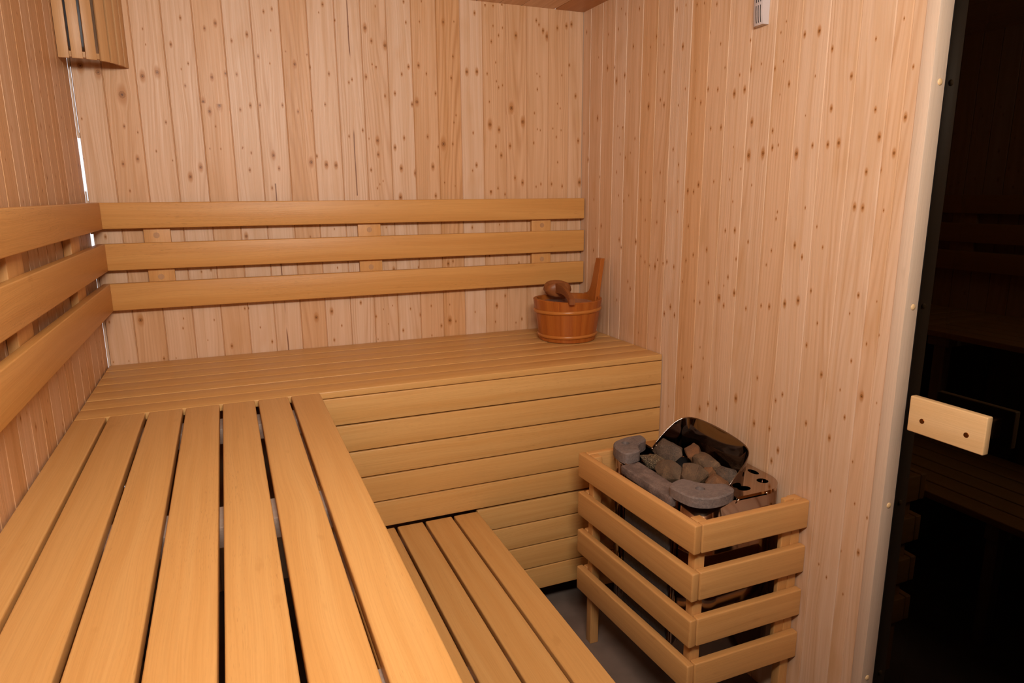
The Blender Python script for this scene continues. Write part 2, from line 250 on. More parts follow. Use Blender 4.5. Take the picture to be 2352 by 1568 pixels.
SPRUCE = spruce()
BENCH = smooth_wood('bench_timber', (.630, .362, .130), (.545, .272, .076))
RAILW = smooth_wood('rail_timber', (.620, .325, .100), (.510, .235, .058), pore=.5)
GUARDW = smooth_wood('guard_timber', (.640, .345, .125), (.520, .245, .072), pore=.15)
PLUGW = smooth_wood('plug_timber', (.48, .27, .13), (.38, .19, .08), pore=.6)
JAMBW = smooth_wood('frame_timber', (.640, .500, .390), (.570, .420, .300), pore=.1, fig=.4)
HANDW = smooth_wood('handle_timber', (.740, .520, .280), (.660, .410, .180), pore=.05, fig=.45)
LAMPW = smooth_wood('lampshade_timber', (.600, .350, .165), (.500, .260, .100), pore=.05)
BEARW = smooth_wood('pale_bearer_timber', (.46, .36, .30), (.38, .27, .21), pore=.1, rough=.7)
TUBW = smooth_wood('red_cedar_staves', (.410, .125, .020), (.280, .066, .009), pore=.2, rough=.30, fig=.8)
HOOPW = smooth_wood('wooden_hoop', (.460, .170, .034), (.370, .115, .020), pore=.1, rough=.26)
LADLEW = smooth_wood('dark_ladle_wood', (.270, .090, .024), (.170, .050, .012), pore=.4, rough=.45)

def plain(name, c, rough=.5, metal=0, spec=.5, var=.0, scale=60):
    s = N(name)
    if var:
        tc = s.n('ShaderNodeTexCoord').outputs['Object']
        nz = s.noise(tc, scale, 3)
        s.col(s.mix(s.step(nz, .35, .65), tuple(x * (1 - var) for x in c), tuple(min(1, x * (1 + var)) for x in c)))
    else:
        tc = s.n('ShaderNodeTexCoord').outputs['Object']
        nz = s.noise(tc, 40, 2)
        s.col(s.mix(nz, tuple(x * .97 for x in c), c))
    s.prop(rough=rough, metal=metal, spec=spec)
    return s.m
def rock_mat(name, a, b, cc, sc=55, speck=0):
    s = N(name)
    tc = s.n('ShaderNodeTexCoord').outputs['Object']
    n1 = s.step(s.noise(tc, sc * .35, 4, .6), .38, .62)
    n2 = s.step(s.noise(tc, sc * 5, 4, .7), .42, .62)
    c = s.mix(n1, a, b)
    c = s.mix(s.M('MULTIPLY', n2, .5), c, cc)
    if speck:
        vo = s.n('ShaderNodeTexVoronoi'); s.t.links.new(tc, vo.inputs['Vector']); vo.inputs['Scale'].default_value = 330
        sp = s.noise(tc, 380, 2, .6)
        c = s.mix(s.step(sp, .52, .60, 0, speck), c, (.42, .33, .20))
    s.col(c); s.prop(rough=.75, spec=.35)
    s.bump(s.M('ADD', s.noise(tc, sc * 2.2, 5, .65), s.M('MULTIPLY', s.noise(tc, sc * 9, 3, .6), .4)), .7, .004)
    return s.m
ROCK_G = rock_mat('grey_brown_rock', (.070, .050, .038), (.135, .090, .062), (.190, .130, .090))
ROCK_B = rock_mat('brown_rock', (.115, .070, .040), (.190, .115, .062), (.075, .048, .034))
ROCK_O = rock_mat('rusty_rock', (.190, .085, .036), (.135, .070, .040), (.240, .120, .055))
ROCK_S = rock_mat('speckled_rock', (.050, .036, .024), (.090, .060, .036), (.030, .022, .016), speck=.8)
SOAP = rock_mat('soapstone', (.170, .130, .118), (.125, .102, .098), (.240, .190, .170), sc=26)
SOAPR = rock_mat('rough_soapstone', (.240, .175, .150), (.150, .108, .095), (.085, .060, .052), sc=60)
SOAPP = rock_mat('soapstone_panel', (.100, .092, .092), (.075, .068, .070), (.140, .125, .122), sc=20)
STEEL = plain('polished_steel', (.52, .40, .32), rough=.08, metal=1)
DSTEEL = plain('dark_mirror_steel', (.20, .16, .14), rough=.06, metal=1)
CSTEEL = plain('casing_steel', (.26, .17, .12), rough=.10, metal=1)
BLACK = plain('black_interior', (.012, .010, .010), rough=.8)
GREYM = plain('grey_metal', (.17, .17, .18), rough=.5, metal=.4)
PLASTIC = plain('white_plastic', (.560, .500, .500), rough=.35)
BRASS = plain('brass_screw', (.52, .26, .10), rough=.22, metal=1)
CHROME = plain('chrome_screw', (.75, .70, .66), rough=.15, metal=1)
FLOORM = plain('dark_floor', (.190, .140, .115), rough=.42, var=.12, scale=9)
BLACKM = plain('door_gasket', (.010, .008, .007), rough=.4)

def glass_mat():
    s = N('dark_tinted_glass')
    s.t.nodes.remove(s.p)
    tr = s.n('ShaderNodeBsdfTransparent'); tr.inputs[0].default_value = (.02, .016, .014, 1)
    gl = s.n('ShaderNodeBsdfGlossy'); gl.inputs['Roughness'].default_value = .01; gl.inputs[0].default_value = (.62, .52, .42, 1)
    fr = s.n('ShaderNodeFresnel'); fr.inputs[0].default_value = 1.45
    mx = s.n('ShaderNodeMixShader')
    s.t.links.new(fr.outputs[0], mx.inputs[0]); s.t.links.new(tr.outputs[0], mx.inputs[1]); s.t.links.new(gl.outputs[0], mx.inputs[2])
    s.t.links.new(mx.outputs[0], s.out.inputs[0])
    return s.m
GLASS = glass_mat()
def water_mat():
    s = N('still_water'); s.col((.62, .55, .55)); s.prop(rough=.03, spec=.8)
    s.p.inputs['Base Color'].default_value = (.33, .20, .16, 1)
    tc = s.n('ShaderNodeTexCoord').outputs['Object']
    s.bump(s.noise(tc, 30, 1), .05, .002)
    return s.m
WATER = water_mat()

# ------------------------------------------------------------------ walls of tongue-and-groove boards
def clad(name, seams, z0, z1, P, knots, cracks={}, gsov={}, depth=.03, gap=.004, bev=.0024, tintov={}, uvo=0, seed=1):
    """P(u, d, z) -> point; d = depth behind the face. One mesh, grooves modelled."""
    rd = random.Random(seed)
    bm = bmesh.new()
    uvl = bm.loops.layers.uv.verify()
    L = {k: bm.faces.layers.float_vector.new(k) for k in ('k1', 'k2', 'brd', 'brd2')}
    for i in range(len(seams) - 1):
        a, b = seams[i], seams[i + 1]
        kk = sorted([k for k in knots if a <= k[0] < b and z0 < k[1] < z1], key=lambda k: k[1])
        # add knots where the photograph shows no wall (so other views stay plausible)
        groups = []
        for k in kk:
            if groups and len(groups[-1]) == 1 and abs(k[1] - groups[-1][0][1]) < .045: groups[-1].append(k)
            else: groups.append([k])
        cuts = [z0]
        for g, h in zip(groups, groups[1:]):
            cuts.append((max(k[1] for k in g) + min(k[1] for k in h)) / 2)
        cuts.append(z1)
        if not groups: groups = [[]]
        rnd = rd.random(); gs = gsov.get(i, .25 + .65 * rd.random()); cr = cracks.get(i, (99, 0, 0))
        uc = a + (b - a) * rd.uniform(-.15, 1.15); v0 = rd.uniform(z0 - .5, z1 + .5)
        tint = tintov.get(i, rd.random())
        prof = [(a + .0004, gap), (a + bev, 0), (b - bev, 0), (b - .0004, gap)]
        for g, c0, c1 in zip(groups, cuts, cuts[1:]):
            k1 = g[0] if g else (0, 0, 0); k2 = g[1] if len(g) > 1 else (0, 0, 0)
            sub = [c0, c1]
            if cr[0] < 50:
                sub = sorted(set([c0, c1] + [z for z in (cr[1], cr[2]) if c0 < z < c1]))
            for s0, s1 in zip(sub, sub[1:]):
                zm = (s0 + s1) / 2
                cu = cr[0] if cr[0] < 50 and cr[1] < zm < cr[2] else 99
                for (ua, da), (ub, db) in zip(prof, prof[1:]):
                    vs = [bm.verts.new(P(*q)) for q in ((ua, da, s0), (ub, db, s0), (ub, db, s1), (ua, da, s1))]
                    f = bm.faces.new(vs)
                    f[L['k1']] = Vector(k1); f[L['k2']] = Vector(k2)
                    f[L['brd']] = Vector((rnd, gs, cu)); f[L['brd2']] = Vector((uc, v0, tint))
                    for l, q in zip(f.loops, ((ua, s0), (ub, s0), (ub, s1), (ua, s1))): l[uvl].uv = q
        # groove floor between this board and the next
        vs = [bm.verts.new(P(*q)) for q in ((b - .0006, gap, z0), (b + .0006, gap, z0), (b + .0006, gap, z1), (b - .0006, gap, z1))]
        f = bm.faces.new(vs)
        f[L['brd']] = Vector((rnd, 1, 99))
        for l in f.loops: l[uvl].uv = (.5, .5)
    bmesh.ops.remove_doubles(bm, verts=bm.verts, dist=.00005)
    # solid back so the wall has thickness
    a, b = seams[0], seams[-1]
    q = [P(u, d, z) for d in (gap + .0005, depth) for u in (a, b) for z in (z0, z1)]
    vv = [bm.verts.new(p) for p in q]
    for idx in ((0, 1, 3, 2), (4, 6, 7, 5), (0, 4, 5, 1), (2, 3, 7, 6), (0, 2, 6, 4), (1, 5, 7, 3)):
        f = bm.faces.new([vv[j] for j in idx]); f[L['brd']] = Vector((.3, .3, 99))
    bmesh.ops.recalc_face_normals(bm, faces=[f for f in bm.faces if len(f.verts) == 4][-6:])
    o = link(name, bm, SPRUCE)
    return structure(o)

ZB0 = -ZO
SB = [.0075, .094, .190, .284, .378, .471, .562, .657, .749, .845, .938, 1.032, 1.126, 1.223, 1.317, 1.410, 1.507, 1.599, 1.695, 1.789, W]
clad('wall_back', SB, ZB0, H, lambda u, d, z: (u, d, z), KB,
     cracks={9: (.893, 1.405, 2.134), 6: (.6005, .80, 1.45)}, gsov={13: 1.5, 9: .9, 3: .7, 5: .35, 18: .8, 1: .5, 0: .6}, tintov={13: .0, 6: .8, 2: .6, 8: .8, 11: .9}, seed=3)
SR = [0, -.065, -.161, -.256, -.34, -.446, -.54, -.632, -.729, -.821, -.914, -1.012, -1.106, -1.200, -1.291, -1.385, -1.479, -1.522, -1.557]
NR = [-x for x in SR]
clad('wall_right', NR, ZB0, H, lambda u, d, z: (W + d, -u, z), [(-a, b, c) for a, b, c in KR],
     gsov={16: 1.1, 15: .6, 13: .35}, tintov={9: .55, 10: .7, 11: .8, 12: .6, 13: .85, 14: .75, 15: .9, 16: .6, 17: .9}, depth=.036, seed=5)
SLn = [-.015, .08]
while SLn[-1] < 3.72: SLn.append(SLn[-1] + .0925)
rk = random.Random(4)
KLx = [(-a, b, c * 1.6) for a, b, c in KL] + [(rk.uniform(1.1, 2.8), rk.uniform(.1, 2), rk.uniform(.003, .007)) for _ in range(40)] + [(rk.uniform(.1, 1.1), rk.uniform(.2, 1.0), rk.uniform(.002, .005)) for _ in range(34)]
SLn[0] = -.0005
clad('wall_left', SLn, ZB0, H, lambda u, d, z: (-d, -u, z), KLx, gap=.004, gsov={}, tintov={i: .25 * ((i * 7) % 3) for i in range(40)}, seed=9)
FR = [0]
while FR[-1] < W: FR.append(FR[-1] + .0945)
FR[-1] = W + .04
clad('wall_front', FR, ZB0, H, lambda u, d, z: (u, YF - d, z), [(rk.uniform(.1, 1.8), rk.uniform(.1, 2), rk.uniform(.003, .007)) for _ in range(60)], seed=11)
# short wall strip beyond the door
DR = [2.42]
while DR[-1] < -YF: DR.append(DR[-1] + .0945)
DR[-1] = -YF
clad('wall_right_2', DR, ZB0, H, lambda u, d, z: (W + d, -u, z), [(rk.uniform(2.4, 2.9), rk.uniform(.1, 2), .005) for _ in range(14)], depth=.036, seed=12)

for i, (za, zb_, xb) in enumerate(((ZB0, 1.245, .0074), (1.285, 1.395, .0074), (1.815, H, .0074), (1.595, 1.612, .0074), (1.612, 1.815, .0050), (1.395, 1.425, .0035))):  # added fillers that shape the corner slit where daylight shows
    bm = box_bm(.0002, xb, .0012, .014, za, zb_, 0); uv_box(bm, 2, 55)
    structure(link('trim_%d' % (5 + i), bm, JAMBW))
structure(link('trim_11', box_bm(W + .0002, W + .04, .0002, .05, ZB0, H + .02, 0), JAMBW))  # unseen column added to stop background light leaking through the corner
# ceiling boards run away from the camera, a wider plank against the right wall
CS = [-.03, .065]
while CS[-1] < 1.63: CS.append(CS[-1] + .0945)
CS[-1] = 1.725
clad('ceiling', CS, YF - .03, .03, lambda u, d, z: (u, z, H + d), [(rk.uniform(0, 1.7), rk.uniform(-2.9, 0), .004) for _ in range(40)], tintov={i: .9 for i in range(30)}, seed=21)
o = board('trim_3', 1.726, W + .036, YF, 0, H - .001, H + .028, smooth_wood('ceiling_plank', (.52, .26, .10), (.42, .18, .06)), None, bev=.001); structure(o)

structure(link('trim_12', box_bm(-.05, 2.8, YF - .04, .05, H + .0305, H + .05, 0), JAMBW))  # unseen slab added over the ceiling joints to keep out stray light
# floor
bm = box_bm(-.05, 2.8, YF - .05, .05, ZB0 - .05, ZB0, 0)
structure(link('floor', bm, FLOORM))

# ------------------------------------------------------------------ door frame, glass door
bm = box_bm(1.850, 1.893, -1.589, -1.5575, ZB0, H, .0015, 2); uv_box(bm, 2, 5)
jamb = link('trim_1', bm, JAMBW); structure(jamb); shade(jamb)
for x, z in ((1.876, 1.640), (1.876, 1.146), (1.874, .650), (1.870, .163)):
    bm = bmesh.new(); bmesh.ops.create_uvsphere(bm, u_segments=20, v_segments=12, radius=.0072)
    for v in bm.verts: v.co.y *= .45
    bmesh.ops.translate(bm, verts=bm.verts, vec=(x, -1.5892, z)); uv_box(bm, 2, 9)
    c = link('screw_cap', bm, HANDW, jamb, smooth=True); c['label'] = 'round wooden cap'
bm = box_bm(1.850, 1.893, -2.42, -2.388, ZB0, H, .0015, 2); uv_box(bm, 2, 6)
structure(link('trim_2', bm, JAMBW))
# the gasket the glass closes against
bm = box_bm(1.8945, 1.905, -1.66, -1.560, ZB0, H, .001, 1)
structure(link('trim_4', bm, BLACKM))
bm = box_bm(1.905, 1.913, -2.42, -1.575, ZB0 + .01, H, .001, 1)
bm.free()
bm = box_bm(1.8934, 1.9014, -2.415, -1.5895, ZB0 + .012, H - .004, .001, 1)
door = link('door_1', bm, GLASS); structure(door)
door['label'] = 'dark tinted glass door'
hy0, hy1, hz0, hz1 = -1.812, -1.636, .866, .950
bm = box_bm(1.840, 1.858, hy0, hy1, hz0, hz1, .003, 3); uv_box(bm, 1, 31)
hd = link('door_handle', bm, HANDW, door); shade(hd); hd['label'] = 'pale wooden door handle plate'
for y, z in ((-1.671, .8985), (-1.773, .8995)):
    bm = cyl_bm((1.8398, y, z), .0058, .002, 'X', 24, .0006); s_ = link('screw', bm, BRASS, hd); shade(s_)
for y in (-1.680, -1.775):
    bm = box_bm(1.858, 1.893, y - .014, y + .014, hz0 + .02, hz1 - .02, .002); uv_box(bm, 0, 3)
    link('spacer', bm, HANDW, hd)
# black sheet added outside so the door glass stays dark
structure(link('dark_backing', box_bm(2.75, 2.80, YF, .05, ZB0, H + .2, 0), BLACK))

# ------------------------------------------------------------------ back bench
TH = .0214
ZBN = .8314
bb = thing('sauna_bench', 'wide slatted wooden bench along the back wall with closed board front, bucket standing on it', 'bench', (1.0, -.33, ZB0))
ys = [-.003, -.0935, -.1625 - .0245, -.2805, -.374, -.467, -.560, -.6475]
ys = [-.002 - .0922 * i for i in range(8)]
for i in range(7):
    board('slat', .004, W - .003, ys[i + 1] + .0012, ys[i] - .0012, ZBN - .026 if i < 6 else ZBN - TH, ZBN - (.0006 * (i % 2)), BENCH, bb, bev=.0028)
for i in range(5):
    z1 = ZBN - TH - .09 * i
    board('front_board', .60, W - .003, -.6475, -.626, z1 - .0875, z1 - .0022, BENCH, bb, bev=.0022)
for i in range(4):
    z1 = .36 - .09 * i
    board('front_board', 1.1285, W - .003, -.6445, -.623, z1 - .0875, z1 - .0022 - (.004 if i == 0 else 0), BENCH, bb, bev=.0022)
for x in (.03, .62, 1.15, 1.80):
    board('leg', x, x + .045, -.61, -.57, ZB0, ZBN - .0265, BEARW, bb, bev=.002)
    board('leg', x, x + .045, -.06, -.02, ZB0, ZBN - .0265, BEARW, bb, bev=.002)

# ------------------------------------------------------------------ upper bench along the left wall
ub = thing('sauna_bench', 'broad upper bench of long light slats with dark gaps along the left wall', 'bench', (.32, -1.4, ZB0))
US = [(.004, .080), (.0870, .1735), (.1825, .2665), (.2740, .3600), (.3685, .4535), (.4625, .5455), (.5535, .6360)]
for a, b in US:
    board('slat', a, b, -2.60, -.6490, ZBN - .0245, ZBN + .0010, BENCH, ub, bev=.004, seg=4)
for y in (-.80, -1.391, -1.985, -2.50):
    board('cross_bearer', .004, .610, y, y + .094, ZBN - .0665, ZBN - .0247, BEARW, ub, bev=.0015)
for y in (-.80, -1.391, -1.985, -2.50):
    for x in (.012, .560):
        board('leg', x, x + .04, y + .02, y + .07, ZB0, ZBN - .0667, BEARW, ub, bev=.0015)
# ------------------------------------------------------------------ lower bench
lb_ = thing('sauna_bench', 'low step bench of narrow-gapped wooden slats between upper bench and heater guard', 'bench', (.85, -1.4, ZB0))
LS = [(.560, .6455), (.6530, .7400), (.7475, .8405), (.8490, .9345), (.9430, 1.0330), (1.0410, 1.1255)]
for i, (a, b) in enumerate(LS):
    board('slat', a + (.006 if i == 0 else 0), b, -2.60, -.652, .356 - .0245, .357, BENCH, lb_, bev=.004, seg=4)
for y in (-.72, -1.39, -1.985, -2.50):
    board('cross_bearer', .605, 1.11, y, y + .045, .356 - .085, .356 - .0247, BEARW, lb_, bev=.0015)
    for x in (.612, 1.06):
        board('leg', x, x + .04, y + .003, y + .042, ZB0, .356 - .0852, BEARW, lb_, bev=.0015)

# ------------------------------------------------------------------ backrests
Z_R = [(1.302, 1.388), (1.1637, 1.2533), (1.0275, 1.1195)]
br = thing('backrest', 'three-rail wooden backrest running the length of the back wall', 'backrest', (.93, -.02, .99))
for a, b in Z_R:
    board('rail', .0215, W - .006, -.0445, -.0215, a, b, RAILW, br, bev=.0032, seg=3)
for x0, x1, px in ((.160, .243, .199), (.886, .973, .929), (1.612, 1.700, 1.659)):
    po = board('post', x0, x1, -.0212, -.0006, 1.035, 1.380, GUARDW, br, bev=.0015)
    for z in (1.277, 1.1345):
        bm = cyl_bm((px, -.0216, z), .0098, .002, 'Y', 28, .0004); uv_box(bm, 2, 77)
        pl = link('plug', bm, PLUGW, po); pl['label'] = 'round wooden plug'
bl = thing('backrest', 'three-rail wooden backrest on the left wall above the broad upper bench', 'backrest', (.02, -1.2, .99))
for a, b in Z_R:
    board('rail', .0215, .0445, -2.60, -.0450, a - .001, b + .001, RAILW, bl, bev=.0032, seg=3)
for y0, y1 in ((-.455, -.335), (-1.083, -.965), (-1.80, -1.69)):
    board('post', .0006, .0212, y0, y1, 1.035, 1.380, GUARDW, bl, bev=.0015)

# ------------------------------------------------------------------ heater guard
GR = [(.571 - .137 * i) for i in range(4)]
gd = thing('heater_guard', 'square wooden slatted guard rail standing around the sauna heater', 'guard', (1.65, -1.1, ZB0))
GT = .0235; GHt = .083
x0b, yb, x0f, yf = 1.432, -.795, 1.4655, -1.3685
ang = math.atan2(x0f - x0b, yb - yf)
for z in GR:
    L_ = math.hypot(x0f - x0b, yb - yf)
    board('rail', x0b, x0b + GT, yb - L_, yb, z - GHt, z, GUARDW, gd, bev=.0045, seg=3, rot=ang, piv=(x0b, yb, z))
    board('rail', x0f + GT + .001, W - .002, yf, yf + GT, z - GHt, z, GUARDW, gd, bev=.0045, seg=3)
    board('rail', x0b + GT + .0015, W - .002, yb - GT - .002, yb - .002, z - GHt, z, GUARDW, gd, bev=.0045, seg=3)
for x, y in ((x0f + GT + .001, yf + GT + .0005), (x0b + GT + .004, yb - GT - .003 - .030), (W - .036, yf + GT + .0005), (W - .036, yb - GT - .003 - .030)):
    board('post', x, x + .031, y, y + .030, ZB0, GR[0] - .002, GUARDW, gd, bev=.002)
board('post', W - .070, W - .0365, yf + GT + .0005, yf + GT + .016, GR[3] - .06, GR[0] + .004, GUARDW, gd, bev=.002)

# ------------------------------------------------------------------ heater
def rrect(x0, x1, y0, y1, r, n=8, rs=None):
    rs = rs or (r, r, r, r)      # corners: (x1,y1) (x0,y1) (x0,y0) (x1,y0)
    out = []
    for (cx, cy, sx, sy, a0), rr in zip(((x1, y1, -1, -1, 0), (x0, y1, 1, -1, 90), (x0, y0, 1, 1, 180), (x1, y0, -1, 1, 270)), rs):
        for k in range(n + 1):
            a = math.radians(a0 + 90 * k / n)
            out.append((cx + sx * rr + rr * math.cos(a), cy + sy * rr + rr * math.sin(a)))
    return out
def plate(loop, holes, z1, th, flip=False):
    bm = bmesh.new(); es = []
    for lp in [loop] + holes:
        vs = [bm.verts.new((x, y, z1)) for x, y in lp]
        for i in range(len(vs)): es.append(bm.edges.new((vs[i], vs[(i + 1) % len(vs)])))
    r = bmesh.ops.triangle_fill(bm, use_beauty=True, use_dissolve=False, edges=es)
    bmesh.ops.recalc_face_normals(bm, faces=bm.faces)
    if sum(f.normal.z for f in bm.faces) < 0:
        bmesh.ops.reverse_faces(bm, faces=bm.faces)
    fs = bm.faces[:]
    e = bmesh.ops.extrude_face_region(bm, geom=fs)
    nv = [g for g in e['geom'] if isinstance(g, bmesh.types.BMVert)]
    bmesh.ops.translate(bm, verts=nv, vec=(0, 0, 0))
    for v in bm.verts:
        pass
    olds = set(v for f in fs if f.is_valid for v in f.verts)
    for v in nv: v.co.z = z1
    newset = set(nv)
    for v in bm.verts:
        if v not in newset: v.co.z = z1 - th
    bmesh.ops.recalc_face_normals(bm, faces=bm.faces)
    bm.normal_update()
    return bm
def circ(x, y, r, n=24, sy=1.0): return [(x + r * math.cos(2 * math.pi * i / n), y + r * sy * math.sin(2 * math.pi * i / n)) for i in range(n)]
def shell(loop, z0, z1, mat, name, parent, th=.0015, closed=True):
    bm = bmesh.new()
    n = len(loop)
    lo = [bm.verts.new((x, y, z0)) for x, y in loop]; hi = [bm.verts.new((x, y, z1)) for x, y in loop]
    for i in range(n if closed else n - 1):
        j = (i + 1) % n
        bm.faces.new((lo[i], lo[j], hi[j], hi[i]))
    bmesh.ops.recalc_face_normals(bm, faces=bm.faces)
    o = link(name, bm, mat, parent)
    m = o.modifiers.new('sheet', 'SOLIDIFY'); m.thickness = th; m.offset = -1
    shade(o, 30)
    return o
HX0, HX1, HY0, HY1 = 1.514, 1.849, -1.300, -.835
ht = thing('sauna_heater', 'polished steel sauna heater edged with grey soapstone inside the wooden guard', 'heater', (1.68, -1.07, .10))
shell(rrect(HX0, HX1, HY0, HY1, .085, rs=(.06, .085, .095, .085)), .10, .580, CSTEEL, 'casing', ht)
shell(rrect(HX0 + .062, 1.760, HY0 + .068, HY1 - .080, .05), .43, .556, BLACK, 'stone_basket', ht, th=.003)
bm = plate(rrect(HX0 + .086, 1.774, HY0 + .076, HY1 - .076, .05), [], .47, .004)
link('grate', bm, BLACK, ht)
bm = plate(rrect(HX0 + .02, HX1 - .02, HY0 + .02, HY1 - .02, .07), [], .14, .01)
link('base_pan', bm, BLACK, ht)
# rim: three segments of a punched steel ring
xi = 1.765
outer = [(1.655, HY0)] + [(HX1 - .085 + .085 * math.cos(math.radians(a)), HY0 + .085 + .085 * math.sin(math.radians(a))) for a in range(-90, 1, 10)]
inner = [(xi - .045 + .045 * math.cos(math.radians(a)), HY0 + .075 + .045 + .045 * math.sin(math.radians(a))) for a in range(-90, 1, 10)]
rimF = outer + [(HX1, -1.075), (xi, -1.075)] + inner[::-1] + [(1.655, HY0 + .073)]
bm = plate(rimF, [circ(1.713, -1.262, .0205, sy=.72), circ(1.798, -1.242, .0165), circ(1.819, -1.180, .0115, sy=1.8)], .588, .012)
rim = link('rim', bm, STEEL, ht); shade(rim, 25)
outer = [(HX1 - .06 + .06 * math.cos(math.radians(a)), HY1 - .06 + .06 * math.sin(math.radians(a))) for a in range(0, 91, 10)]
rimB = [(xi, -1.073), (HX1, -1.073)] + outer + [(1.655, HY1), (1.655, HY1 - .073), (xi - .02, HY1 - .073), (xi, HY1 - .095)]
bm = plate(rimB, [circ(1.712, HY1 - .037, .016, sy=.8), circ(1.80, HY1 - .05, .014)], .588, .012)
rim2 = link('rim', bm, STEEL, ht); shade(rim2, 25)
for x, y in ((1.763, HY0 + .002), (1.660, HY0 - .002)):
    bm = cyl_bm((x, y - .002, .580), .0034, .003, 'Y', 16, .0006); shade(link('screw', bm, CHROME, ht))
# curved reflector hood behind the stones
bot = [(1.640, -.912), (1.690, -.908), (1.735, -.915), (1.757, -.940), (1.762, -1.0), (1.763, -1.075), (1.762, -1.16), (1.752, -1.215), (1.725, -1.247), (1.695, -1.254), (1.662, -1.256)]
top = [(1.641, -.912, .604), (1.694, -.916, .660), (1.734, -.924, .692), (1.764, -.945, .699), (1.776, -1.0, .699), (1.781, -1.075, .695), (1.779, -1.14, .690), (1.772, -1.195, .686), (1.752, -1.236, .680), (1.724, -1.252, .660), (1.663, -1.257, .604)]
bm = bmesh.new(); rows = []
for k in range(9):
    t = k / 8
    rows.append([bm.verts.new((b[0] + (c[0] - b[0]) * t ** 1.4, b[1] + (c[1] - b[1]) * t ** 1.2, .560 + (c[2] - .560) * t)) for b, c in zip(bot, top)])
for r0, r1 in zip(rows, rows[1:]):
    for i in range(len(r0) - 1): bm.faces.new((r0[i], r0[i + 1], r1[i + 1], r1[i]))
bmesh.ops.recalc_face_normals(bm, faces=bm.faces)
hood = link('reflector', bm, DSTEEL, ht, smooth=True)
m = hood.modifiers.new('smooth', 'SUBSURF'); m.levels = 2; m.render_levels = 2
m = hood.modifiers.new('sheet', 'SOLIDIFY'); m.thickness = .0018
hood['label'] = 'dark mirror-polished reflector plate'
for x, y, z in ((1.632, -.925, .600), (1.650, -.921, .607), (1.7765, -1.135, .640)):
    bm = bmesh.new(); bmesh.ops.create_uvsphere(bm, u_segments=12, v_segments=8, radius=.0034); bmesh.ops.translate(bm, verts=bm.verts, vec=(x, y, z))
    link('rivet', bm, CHROME, ht, smooth=True)
# soapstone corner pieces
def stone(name, loop, hole, z1, th, mat, lab, ch=.004):
    n = len(loop)
    # smooth the traced outline
    P_ = [Vector((x, y, 0)) for x, y in loop]
    for _ in range(2):
        Q = []
        for i in range(len(P_)):
            a_, b_ = P_[i], P_[(i + 1) % len(P_)]
            Q += [a_.lerp(b_, .2), a_.lerp(b_, .8)]
        P_ = Q
    c = sum(P_, Vector()) / len(P_)
    area2 = sum(P_[i].x * P_[(i + 1) % len(P_)].y - P_[(i + 1) % len(P_)].x * P_[i].y for i in range(len(P_)))
    if area2 < 0: P_ = P_[::-1]
    n = len(P_)
    ins = []
    for i in range(n):
        t = (P_[(i + 1) % n] - P_[i - 1]).normalized()
        ins.append(P_[i] + Vector((-t.y, t.x, 0)) * ch)
    bm = bmesh.new()
    hv = [bm.verts.new((x, y, z1)) for x, y in hole]
    hb = [bm.verts.new((x, y, z1 - .024)) for x, y in hole]
    tv = [bm.verts.new((p.x, p.y, z1 + noise.noise(p * 60) * .0008)) for p in ins]
    mv = [bm.verts.new((p.x, p.y, z1 - ch)) for p in P_]
    bv = [bm.verts.new((p.x, p.y, z1 - th)) for p in P_]
    def ring(a_, b_):
        m = len(a_)
        for i in range(m): bm.faces.new((a_[i], a_[(i + 1) % m], b_[(i + 1) % m], b_[i]))
    ring(mv, tv); ring(bv, mv); ring(hv, hb)
    bm.faces.new(bv[::-1]); bm.faces.new(hb)
    es = [bm.edges.get((q[i], q[(i + 1) % len(q)])) for q in (tv, hv) for i in range(len(q))]
    bmesh.ops.triangle_fill(bm, use_beauty=True, use_dissolve=False, edges=es)
    bmesh.ops.recalc_face_normals(bm, faces=bm.faces)
    o = link(name, bm, mat, ht); shade(o, 40); o['label'] = lab
front = [(1.4966, -1.2074), (1.5165, -1.1875), (1.5625, -1.1751), (1.5765, -1.196), (1.5857, -1.2157), (1.6116, -1.2373), (1.6532, -1.2525), (1.6560, -1.2885), (1.6367, -1.3060), (1.606, -1.3160), (1.5773, -1.3200), (1.550, -1.3180), (1.5260, -1.3063), (1.5080, -1.2866), (1.5000, -1.2494)]
stone('corner_stone', front, circ(1.5655, -1.2548, .0135, 20), .611, .029, SOAP, 'curved soapstone corner block with a drilled hole, nearest corner')
back = [(1.5200, -.8668), (1.5401, -.8443), (1.5858, -.8281), (1.6236, -.8258), (1.6525, -.8285), (1.6482, -.8666), (1.6302, -.881), (1.5959, -.8972), (1.5800, -.9265), (1.5700, -.9511), (1.5143, -.9595), (1.5088, -.933), (1.5093, -.9039)]
stone('corner_stone', back, circ(1.5625, -.8750, .0135, 20), .613, .036, SOAP, 'soapstone corner block with a drilled hole, far corner')
bm = box_bm(1.492, 1.560, -1.222, -.962, .553, .581, .004, 2)
bmesh.ops.subdivide_edges(bm, edges=[e for e in bm.edges if e.calc_length() > .02], cuts=14, use_grid_fill=True)
for v in bm.verts:
    v.co += Vector((noise.noise(v.co * 70), noise.noise(v.co * 70 + Vector((9, 0, 0))), noise.noise(v.co * 55 + Vector((0, 9, 0))))) * .0025
uv_box(bm, 1)
o = link('ledge_stone', bm, SOAPR, ht, smooth=True); o['label'] = 'rough soapstone ledge along the left side'
bm = box_bm(1.503, 1.513, -1.208, -.975, .12, .556, .002); link('stone_panel', bm, SOAPP, ht)['label'] = 'tall grey soapstone side panel'
for y in (-1.228, -1.216, -.962, -.940):
    bm = box_bm(1.506, 1.5135, y - .003, y + .003, .10, .575, .001, 1); link('frame_strip', bm, STEEL, ht)
